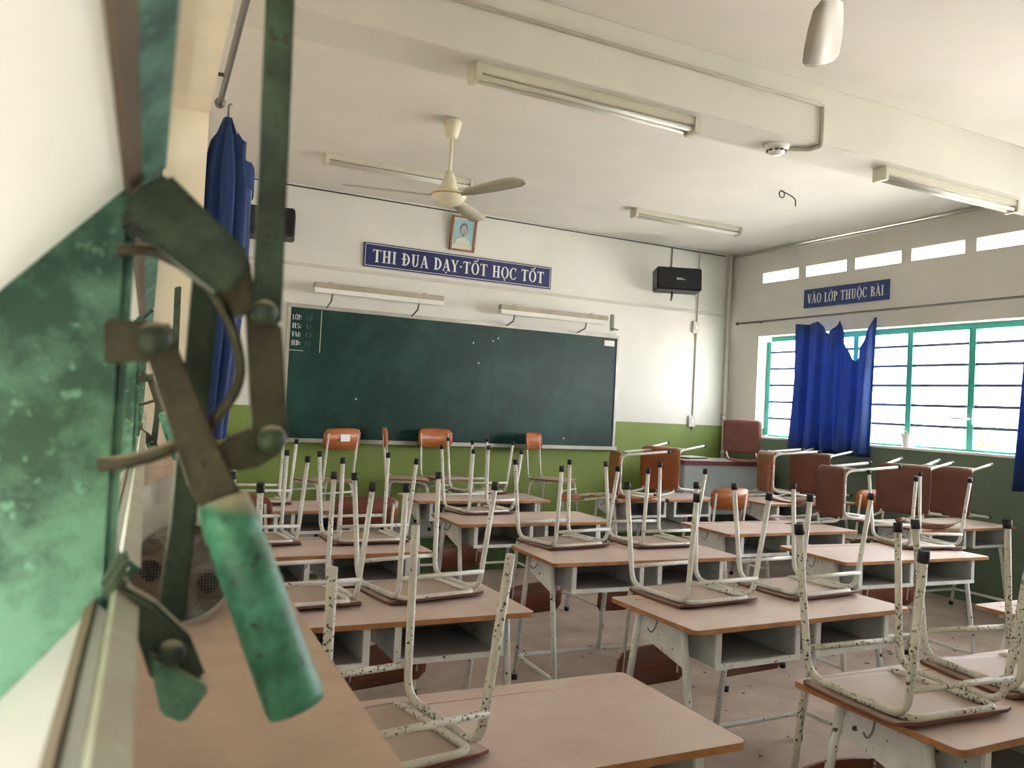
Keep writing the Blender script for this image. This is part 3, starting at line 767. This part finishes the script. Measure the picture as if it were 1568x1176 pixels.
# ------------------------------------------------------------------ ceiling fans, lamps, detector
def fan(x, y, zh, az, label):
    root = empty('ceiling_fan', (x, y, zh))
    bm = bmesh.new(); lathe(bm, [(.03, ZC-zh-.135), (.042, ZC-zh-.12), (.068, ZC-zh-.02), (.06, ZC-zh-.004), (.0, ZC-zh-.002)], 24); mesh('canopy', bm, M_FAN, root)
    tubes('rod', [[(0, 0, .13), (0, 0, ZC-zh-.1)]], .012, M_FAN, root, 12)
    bm = bmesh.new(); lathe(bm, [(.03, .17), (.034, .15), (.065, .05), (.062, .035)], 24); mesh('lower_canopy', bm, M_FAN, root)
    bm = bmesh.new(); lathe(bm, [(0, .045), (.085, .04), (.118, .02), (.122, .005), (.115, -.012), (.085, -.045), (.04, -.062), (0, -.066)], 32); mb = mesh('motor_housing', bm, M_FAN, root)
    bm = bmesh.new(); lathe(bm, [(.119, .014), (.126, .008), (.119, .0)], 32); mesh('trim_ring', bm, M_GOLD, mb)
    for k in range(3):
        bm = bmesh.new(); rows = []
        prof = [(.10, .02, .02), (.17, .025, .024), (.22, .045, .05), (.35, .055, .062), (.52, .062, .07), (.64, .062, .07), (.69, .045, .055), (.71, .012, .02)]
        for r, a, b_ in prof:
            rows.append([bm.verts.new((r, a, -.010*a/.06)), bm.verts.new((r, 0, .006)), bm.verts.new((r, -b_, .012*b_/.06))])
        for p_, q in zip(rows, rows[1:]):
            for i in range(2):
                f = bm.faces.new((p_[i], q[i], q[i+1], p_[i+1])); f.smooth = True
        bl = mesh('blade', bm, M_BLADE, root); bl.rotation_euler = (0, 0, az+k*2*PI/3)
        sd = bl.modifiers.new('t', 'SOLIDIFY'); sd.thickness = .004
    return tag(root, label, 'ceiling fan')
fan(2.08, 5.2, CZ+1.40, math.radians(-72), 'cream three-blade ceiling fan hanging before the front wall')
fan(1.98, 1.84, CZ+1.40, math.radians(46), 'ceiling fan nearest the viewer with only one blade end in the picture')
def striplight(x0, x1, y, ztop, label):
    root = empty('strip_light', ((x0+x1)/2, y, ztop)); L = (x1-x0)/2
    boxes('housing', [(-L, -.04, -.045, L, .04, 0)], M_FIXT, root, bevel=.004)
    for b_ in ((-L-.006, -.05, -.085, -L+.025, .05, -.002), (L-.025, -.05, -.085, L+.006, .05, -.002)): boxes('end_cap', [b_], M_FIXT, root, bevel=.003)
    for sy in (-.026, .026):
        tubes('tube', [[(-L+.02, sy, -.065), (L-.02, sy, -.065)]], .013, M_TUBE, root, 12)
    return tag(root, label, 'lamp')
ZB = CZ+1.59
striplight(1.50, 2.80, 3.52, ZB, 'twin tube strip light under the beam, nearest the camera')
striplight(4.26, 5.60, 3.52, ZB, 'twin tube strip light under the beam at the right edge of the picture')
striplight(1.54, 2.81, 6.52, ZC, 'twin tube strip light on the ceiling behind the fan')
striplight(4.47, 5.77, 6.45, ZC, 'twin tube strip light on the ceiling before the right speaker')
d = empty('smoke_detector', (3.46, 3.58, ZB))
bm = bmesh.new(); lathe(bm, [(0, -.055), (.03, -.054), (.05, -.04), (.055, -.02), (.07, -.018), (.075, 0)], 24); mesh('body', bm, M_WHITEW, d)
bm = bmesh.new()
for k in range(10):
    a = k*2*PI/10; tube(bm, [(.054*math.cos(a), .054*math.sin(a), -.034), (.054*math.cos(a+.35), .054*math.sin(a+.35), -.034)], .005, 6)
tag(mesh('vent_slots', bm, M_BLACK, d), kind='stuff'); tag(d, 'round white smoke detector under the beam', 'smoke detector')
zz = CZ+1.81
run('beam_conduit', [(XL+.2, 3.41, zz), (3.64, 3.41, zz), (3.64, 3.41, ZB-.012), (3.64, 3.5, ZB-.012), (3.5, 3.57, ZB-.012)], .012, M_CONDUIT, 'pale conduit along the near face of the beam down to the detector')
hk = empty('ceiling_hook', (5.07, 5.16, ZC)); tubes('ring', [[(.03*math.cos(a), 0, -.035+.03*math.sin(a)) for a in [k*PI/6 for k in range(13)]]], .005, M_WIRE, hk)
tubes('loose_wire', [bend([(0, 0, -.01), (.08, -.01, -.03), (.14, -.02, -.06), (.14, -.02, -.12)], .03)], .005, M_WIRE, hk)
tag(hk, 'empty fan hook with a loose dark wire on the ceiling', 'hook')

# ------------------------------------------------------------------ teacher's desk
td = empty('teacher_desk', (6.12, 7.06, .32), (0, 0, math.radians(-10)))
boxes('desk_top', [(-.56, -.34, .645, .56, .34, .675)], M_TTOP, td)
boxes('edge_band', [(-.563, -.343, .635, .563, -.34, .677), (-.563, -.34, .635, -.56, .34, .677)], M_TRED, td)
boxes('front_panel', [(-.54, -.32, .12, .54, -.305, .645)], M_TDESK, td)
boxes('side_panel', [(-.54, -.305, .02, -.525, .32, .645)], M_TDESK, td); boxes('side_panel', [(.525, -.305, .02, .54, .32, .645)], M_TDESK, td)
for x in (-.53, .53):
    for y in (-.30, .30): tubes('leg', [[(x, y, 0), (x, y, .64)]], .014, M_DFRAME, td)
tag(td, 'pale grey steel teacher desk with dark red edge in the front right corner', 'desk')
TT = .32+.677
tr = empty('tray', (5.88, 7.18, TT), (0, 0, .3)); boxes('base', [(-.17, -.1, 0, .17, .1, .012)], M_BLACK, tr); boxes('sheet', [(-.165, -.095, .012, .165, .095, .022)], M_PAPER, tr)
tag(tr, 'flat dark tray with white sheets on the teacher desk', 'tray')
bg_ = empty('blue_bag', (5.72, 7.30, TT)); bm = bmesh.new(); lathe(bm, [(0, 0), (.07, 0), (.095, .07), (.10, .075), (.09, .072), (.065, .01), (0, .008)], 20); mesh('bowl', bm, M_BLUEB, bg_)  # bowl shape standing in for a blue bag
tag(bg_, 'light blue bag in a bowl shape at the back of the teacher desk', 'bowl')
bx = empty('box', (6.22, 5.62, .72), (0, 0, -.15)); 

# ------------------------------------------------------------------ desks
DW, DD, DH = 1.14, .52, .72
def make_desk():
    root = empty('school_desk')
    bm = bmesh.new(); pts = []
    hw, hd, rc = DW/2, DD/2, .02
    for cx, cy, a0 in ((hw-rc, hd-rc, 0), (-hw+rc, hd-rc, 90), (-hw+rc, -hd+rc, 180), (hw-rc, -hd+rc, 270)):
        for k in range(4):
            a = math.radians(a0+30*k); pts.append(Vector((cx+rc*math.cos(a), cy+rc*math.sin(a), DH-.016)))
    prism(bm, pts, (0, 0, .016)); t = mesh('desk_top', bm, M_DTOP, root)
    bm = bmesh.new(); n = len(pts)
    lo = [bm.verts.new(Vector((p.x*1.0022, p.y*1.004, DH-.018))) for p in pts]; hi = [bm.verts.new(Vector((p.x*1.0022, p.y*1.004, DH-.0005))) for p in pts]
    li = [bm.verts.new(Vector((p.x*.99, p.y*.98, DH-.018))) for p in pts]
    for i in range(n):
        j = (i+1) % n; bm.faces.new((lo[i], lo[j], hi[j], hi[i])); bm.faces.new((li[i], li[j], lo[j], lo[i]))
    mesh('edge_band', bm, M_DEDGE, t)
    tubes('groove', [[(-.5, .19, DH-.0005), (.5, .19, DH-.0005)]], .002, M_DEDGE, t, 4)
    zt = DH-.018
    for sx in (-1, 1):
        for sy, f in ((-1, -.235), (1, .245)):
            x = sx*.515
            o = tubes('leg', [[(x, sy*.13, zt), (x, sy*.13*.6+f*.4, zt-.26), (x, f, .02)]], .0135, M_DFRAME, root, 10)
            bm = bmesh.new(); tube(bm, [(x, f, 0), (x, f, .03)], .0165, 10); mesh('foot_cap', bm, M_CAP, o)
    tubes('leg', [[(-.02, .15, zt-.1), (-.02, .215, .14)]], .0125, M_DFRAME, root, 8)
    st = tubes('stretcher', [bend([(-.515, -.21, .135), (-.515, .225, .135), (.515, .225, .135), (.515, -.21, .135)], .05)], .011, M_DFRAME, root)
    for sx in (-1, 1):
        x0, x1 = (.055, .445) if sx > 0 else (-.445, -.055)
        bm = bmesh.new(); z0, z1, y0, y1, t_ = zt-.132, zt-.002, -.235, .16, .006
        box(bm, x0, y0, z0, x1, y1, z0+t_); box(bm, x0, y0, z0+t_, x0+t_, y1, z1); box(bm, x1-t_, y0, z0+t_, x1, y1, z1); box(bm, x0+t_, y1-t_, z0+t_, x1-t_, y1, z1)
        sh = mesh('shelf_box', bm, M_DSHELF, root)
        boxes('front_lip', [(x0-.012, y0-.012, z0-.004, x1+.012, y0, z0+.016)], M_DFRAME, sh)
        for xx in (x0, x1): boxes('side_flange', [(xx-.012, y0-.01, z0+.016, xx+.012, y0, z1)], M_DFRAME, sh)
    for sx in (-1, 1):
        bm = bmesh.new(); x = sx*.505
        prism(bm, [Vector((x, -.14, zt)), Vector((x, .13, zt)), Vector((x, .13, zt-.10)), Vector((x, -.14, zt-.16))], (.003*sx, 0, 0)); mesh('side_panel', bm, M_DFRAME, root)
    for yy in (-.15, .165): boxes('top_rail', [(-.515, yy, zt-.022, .515, yy+.02, zt-.002)], M_DFRAME, root)
    bm = bmesh.new(); tube(bm, bend([(-.512, .02, zt), (-.525, .02, zt-.05), (-.545, .02, zt-.065), (-.56, .02, zt-.045)], .015), .003, 6); mesh('bag_hook', bm, M_ROD, root)
    return root
desk0 = make_desk()
COLN = {1: 'left column', 2: 'middle column', 3: 'right column', 4: 'column along the window wall'}
DESKS = {
 'H': ((1.40, 1.46), 'R', -1, 'school desk nearest the camera, its bare brown top cut by the bottom edge'),
 'G': ((1.49, 2.66), 'R', -1, 'school desk in the left column, second from the camera, shelves open towards us'),
 'K': ((1.57, 3.88), 'R', 0, 'school desk in the left column behind the tall upturned chair legs'),
 'N': ((1.72, 5.40), 'R', 0, 'mostly hidden school desk farthest back in the left column'),
 'I': ((1.85, 1.24), 'L', 0, 'school desk in the bottom right corner with a small wire bag hook'),
 'B': ((1.915, 2.27), 'L', 1, 'school desk in the middle column, second from the bottom right corner'),
 'A': ((2.03, 3.46), 'L', -3, 'school desk at the centre of the room, third in the middle column'),
 'E': ((2.07, 4.71), 'L', -1.5, 'school desk in the middle column with one upturned chair and a bare right half'),
 'F': ((2.22, 5.86), 'L', -2, 'school desk in the middle column closest to the chalkboard'),
 'J': ((3.42, 1.74), 'L', 0, 'school desk cut by the right edge of the picture'),
 'C': ((3.66, 3.14), 'L', -3, 'school desk in the right column carrying the tangle of brown chairs'),
 'D': ((3.68, 4.08), 'L', -2, 'bare topped school desk in the right column behind two upturned chairs'),
 'P': ((4.00, 5.81), 'L', 0, 'school desk before the green wall with two chairs lying on it'),
 'Q': ((5.36, 5.45), 'L', 0, 'school desk in front of the teacher desk'),
 'R': ((5.40, 3.98), 'L', 0, 'dark shaded school desk against the window wall'),
}
DOBJ = {}
for i, (k, ((x, y), side, rot, lab)) in enumerate(DESKS.items()):
    o = desk0 if i == 0 else copy_tree(desk0)
    a = math.radians(rot); lx = (-DW/2 if side == 'L' else DW/2); c, s_ = math.cos(a), math.sin(a)
    o.location = (x-(lx*c-(-DD/2)*s_), y-(lx*s_+(-DD/2)*c), 0); o.rotation_euler = (0, 0, a)
    tag(o, lab, 'desk', 'two-seat school desks'); DOBJ[k] = o

# ------------------------------------------------------------------ chairs
CH = .45
def make_chair(frame_mat, back_mat, caps=True, seat_mat=None):
    root = empty('school_chair')
    # seat
    bm = bmesh.new(); nx, ny = 10, 10; T = .009
    top, bot = [], []
    for j in range(ny+1):
        rt, rb = [], []
        for i in range(nx+1):
            u, v = i/nx*2-1, j/ny*2-1
            s = (1-.5*max(0, abs(u)-.0)**12*abs(v)**12*.12)
            x = .205*u*(1-.05*max(0, v))*s; y = .19*v*s
            z = CH-T-.006*(1-u*u)*(1-v*v)-(.014*max(0, -v-.75)/.25 if v < -.75 else 0)
            rt.append(bm.verts.new((x, y, z+T))); rb.append(bm.verts.new((x, y, z)))
        top.append(rt); bot.append(rb)
    for j in range(ny):
        for i in range(nx):
            bm.faces.new((top[j][i], top[j][i+1], top[j+1][i+1], top[j+1][i])).smooth = True
            bm.faces.new((bot[j][i], bot[j+1][i], bot[j+1][i+1], bot[j][i+1])).smooth = True
    for i in range(nx):
        bm.faces.new((top[0][i], bot[0][i], bot[0][i+1], top[0][i+1])); bm.faces.new((top[ny][i], top[ny][i+1], bot[ny][i+1], bot[ny][i]))
    for j in range(ny):
        bm.faces.new((top[j][0], top[j+1][0], bot[j+1][0], bot[j][0])); bm.faces.new((top[j][nx], bot[j][nx], bot[j+1][nx], top[j+1][nx]))
    mesh('seat', bm, seat_mat or M_SEAT, root)
    # backrest: curved plate with rounded corners
    bm = bmesh.new(); n = 14; front, back = [], []
    z0, z1, hwid = .715, .895, .195
    for i in range(n+1):
        u = i/n*2-1; x = hwid*u; e = max(0, abs(u)-.82)/.18
        dz = .03*(1-math.sqrt(max(0, 1-e*e)))
        fr, bk = [], []
        for z in (z0+dz+.012*u*u, (z0+z1)/2, z1-dz-.012*u*u):
            y = .222+.028*(1-u*u)+(z-.80)*.10
            fr.append(bm.verts.new((x, y-.005, z))); bk.append(bm.verts.new((x, y+.005, z)))
        front.append(fr); back.append(bk)
    for i in range(n):
        for k in range(2):
            bm.faces.new((front[i][k], front[i+1][k], front[i+1][k+1], front[i][k+1])).smooth = True
            bm.faces.new((back[i][k], back[i][k+1], back[i+1][k+1], back[i+1][k])).smooth = True
        bm.faces.new((front[i][0], back[i][0], back[i+1][0], front[i+1][0])); bm.faces.new((front[i][2], front[i+1][2], back[i+1][2], back[i][2]))
    for q in (0, n):
        for k in range(2): bm.faces.new((front[q][k], front[q][k+1], back[q][k+1], back[q][k]))
    mesh('backrest', bm, back_mat, root)
    R_ = .0105
    for sx in (-1, 1):
        x = sx*.178
        for fy, ty in ((-.215, -.165), (.205, .165)):
            s = -1 if fy < 0 else 1
            o = tubes('leg', [bend([(sx*.198, fy, .012), (x, ty, CH-.026), (x, s*.02, CH-.026)], .06, 6)[:-1]+[(x, s*.07, CH-.026)]], R_, frame_mat, root)
            if caps:
                bm = bmesh.new(); dv = Vector((x-sx*.198, ty-fy, CH-.04)).normalized(); b0 = Vector((sx*.198, fy, .0))
                tube(bm, [b0, b0+dv*.03], R_+.0035, 8); mesh('foot_cap', bm, M_CAP, o)
        tubes('side_rail', [[(x, -.075, CH-.026), (x, .075, CH-.026)]], R_, frame_mat, root)
    tubes('back_frame', [bend([(-.158, .240, .85), (-.158, .198, CH-.012), (-.158, -.17, CH-.022), (.158, -.17, CH-.022), (.158, .198, CH-.012), (.158, .240, .85)], .05, 6)], R_*.95, frame_mat, root)
    for y in (-.178, .176):
        tubes('crossbar', [[(-.183, y*1.02, CH-.10), (.183, y*1.02, CH-.10)]], R_*.85, frame_mat, root)
    return root
protos = {'w': make_chair(M_CFRAME, M_BACKD), 'o': make_chair(M_CFRAME, M_BACK, seat_mat=M_SEATO), 'r': make_chair(M_CRUST, M_BACKD), 'n': make_chair(M_CRUST, M_BACKD, False)}
used = set()
def chair(kind):
    p_ = protos[kind]
    if kind not in used: used.add(kind); return p_
    return copy_tree(p_)
def inverted(kind, x, y, rot, label, z=DH):
    """x,y: middle of the seat's near edge"""
    o = chair(kind); a = math.radians(rot)
    o.matrix_world = Matrix.Translation((x-math.sin(a)*.19, y+math.cos(a)*.19, z+CH+.001)) @ Matrix.Rotation(a, 4, 'Z') @ Matrix.Rotation(PI, 4, 'Y')
    return tag(o, label, 'chair', 'chairs turned upside down on the desks')
def upright(kind, x, y, z, rot, label):
    o = chair(kind); o.location = (x, y, z); o.rotation_euler = (0, 0, math.radians(rot))
    return tag(o, label, 'chair', 'chairs standing upright')
def onback(kind, x, y, z, rot, label, tilt=0, dz=0):
    """seat vertical, front edge up, backrest lying below; rot: heading of the seat's upper face"""
    o = chair(kind)
    o.matrix_world = Matrix.Translation((x, y, z+.262+dz)) @ Matrix.Rotation(math.radians(rot-90), 4, 'Z') @ Matrix.Rotation(math.radians(tilt), 4, 'X') @ Matrix.Rotation(-PI/2, 4, 'X') @ Matrix.Translation((0, 0, -CH))
    return tag(o, label, 'chair', 'chairs lying on their backs')
def inv_px(kind, a, b, label):
    A, B = atz(*a, DH), atz(*b, DH); m_ = (A+B)/2; rot = math.degrees(math.atan2(B.y-A.y, B.x-A.x))
    return inverted(kind, m_.x, m_.y, rot, label)
inv_px('w', (1041, 938), (1174, 923), 'upturned chair on the left half of the middle-column desk before the bottom right one')
inverted('w', 2.84, 2.50, 4, 'upturned chair on the right half of the middle-column desk before the bottom right one')
inv_px('w', (841, 846), (944, 838), 'upturned chair on the left half of the central desk')
inv_px('w', (978.5, 843), (1075, 839), 'upturned chair on the right half of the central desk')
inverted('r', 2.016, 1.345, -3, 'big chipped upturned chair on the bottom right desk, its legs black spotted')
inverted('r', 2.52, 1.36, -8, 'upturned chair at the right picture edge, beside the big chipped one')
inv_px('w', (600, 932), (750, 914), 'upturned chair on the right half of the second desk in the left column')
inverted('w', .71, 2.86, 4, 'upturned chair half hidden behind the green grip, on the second desk')
inv_px('w', (516, 838), (628, 833.6), 'upturned chair on the right half of the third desk in the left column')
inverted('w', .77, 4.12, 2, 'upturned chair just right of the lever, on the third desk in the left column')
inverted('n', .60, 1.54, 8, 'chipped upturned chair without caps on the nearest desk')
inverted('w', 2.47, 5.06, 8, 'upturned chair alone on the desk with the bare right half')
inverted('w', 2.98, 6.2, 6, 'upturned chair on the desk closest to the chalkboard')
inverted('w', 1.05, 5.66, 0, 'upturned chair farthest back in the left column by the lever')
inverted('w', 4.63, 3.30, -12, 'upturned chair under the brown tangled chairs on the right desk')
# upright chairs on the platform
u1 = upright('o', 1.78, 6.98, .32, 205, 'upright chair on the platform with a white paper label on its back')
upright('o', 2.62, 7.16, .32, 68, 'upright chair on the platform seen from the side under the board')
upright('o', 3.02, 7.22, .32, 12, 'upright chair on the platform with a glossy orange backrest, at mid board')
upright('o', 4.14, 7.16, .32, 38, 'upright chair on the platform near the right end of the board')
upright('o', 4.66, 5.40, 0, 180, 'upright chair with an orange backrest just behind the bare right desk')
upright('o', 6.20, 5.30, 0, 180, 'upright chair with an orange backrest by the window wall, left of the tangled chairs')
onback('o', 4.10, 6.04, DH, 158, 'chair on its back with a tall curved brown seat, left of two', dz=-.05)
onback('o', 4.55, 5.98, DH, 200, 'chair on its back with a scuffed brown seat, right of two before the green wall')
onback('o', 5.62, 5.80, DH, 155, 'chair on its back with bright orange seat edge in front of the teacher desk')
onback('w', 6.05, 5.66, DH, 195, 'chair on its back with broad dull red-brown seat below the blue curtain')
onback('w', 4.96, 4.44, DH, 160, 'chair on its back at the right end of the bare desk', dz=-.03)
onback('r', 5.62, 4.32, DH, 196, 'dull red chair seat standing on edge, left of the pair on the window-side desk')
onback('r', 5.93, 4.20, DH, 196, 'dark grey-brown chair seat standing on edge, right of the pair on the window-side desk')
onback('w', 6.44, 7.0, TT, 232, 'chair tipped on its back on top of the teacher desk')
upright('w', 1.50, 4.98, 0, 176, 'upright chair half hidden behind the third desk, its back a plain brown board')
upright('w', 1.04, 5.02, 0, 118, 'upright chair turned sideways behind the third desk in the left column')
boxes('paper_label', [(-.05, .2575, .785, .05, .266, .845)], M_PAPER, u1)

# paper label on the chair back
# ------------------------------------------------------------------ potted plant
pp = atx(1391, 684, 6.80)
pt = empty('potted_plant', (6.80, pp.y, RS+.004))
bm = bmesh.new(); lathe(bm, [(0, 0), (.05, 0), (.062, .10), (.07, .105), (.07, .125), (.06, .125), (.055, .11), (0, .105)], 20); mesh('pot', bm, M_POT, pt)
for k, (a, L, dr) in enumerate(((1.6, .16, .02), (-1.6, .24, .11), (-1.3, .2, .05), (1.9, .13, .0), (3.0, .12, .02), (.3, .1, .03))):
    bm = bmesh.new(); rows = []
    for i in range(8):
        t = i/7; r = L*t; z = .11+.10*math.sin(t*2.0)*(1-.2*k/5)-dr*1.6*t*t; wd = .009*(1-t)**.6+.001
        rows.append([bm.verts.new((r*math.cos(a)-wd*math.sin(a), r*math.sin(a)+wd*math.cos(a), z)), bm.verts.new((r*math.cos(a)+wd*math.sin(a), r*math.sin(a)-wd*math.cos(a), z))])
    for p_, q in zip(rows, rows[1:]): bm.faces.new((p_[0], p_[1], q[1], q[0])).smooth = True
    o = mesh('leaf', bm, M_LEAF, pt); sd = o.modifiers.new('t', 'SOLIDIFY'); sd.thickness = .0015
tag(pt, 'small white pot with a drooping plant on the bright window sill', 'plant')

# tree outside
q = atx(1512, 640, 14.0)
tr_ = empty('tree', (14.0, q.y, -.3))
tubes('trunk', [[(0, 0, 0), (.05, 0, .8), (0, .05, 1.5)]], [.1, .08, .05], M_TRUNK, tr_)
bm = bmesh.new(); rr = random.Random(3)
for k in range(900):
    th, ph2, r = rr.uniform(0, 2*PI), math.acos(rr.uniform(-1, 1)), .75*rr.random()**.4
    c = Vector((r*math.sin(ph2)*math.cos(th)*1.0, r*math.sin(ph2)*math.sin(th), 1.55+r*math.cos(ph2)*.6))
    n_ = Vector((rr.uniform(-1, 1), rr.uniform(-1, 1), rr.uniform(-1, 1))).normalized(); u_ = n_.orthogonal().normalized()*.06; v_ = n_.cross(u_).normalized()*.035
    bm.faces.new([bm.verts.new(c+u_), bm.verts.new(c+v_), bm.verts.new(c-u_), bm.verts.new(c-v_)])
tag(mesh('foliage', bm, M_TREE, tr_), kind='stuff')
tag(tr_, 'small pale green tree outside the bright window', 'tree')

# litter on the floor
bm = bmesh.new(); rr = random.Random(11)
for k in range(420):
    x, y = rr.uniform(.5, 6.5), rr.uniform(.3, 6.4); s = rr.uniform(.004, .018); a = rr.uniform(0, 6.3)
    pts = [Vector((x+s*math.cos(a+i*1.6)*(1 if i % 2 else .5), y+s*math.sin(a+i*1.6)*(1 if i % 2 else .5), .0005)) for i in range(4)]
    prism(bm, pts, (0, 0, rr.uniform(.001, .005)))
tag(mesh('floor_litter', bm, M_LITTER), 'scattered dark crumbs and leaf bits on the dusty floor', 'litter', kind='stuff')
bpy.data.objects.remove(bx)
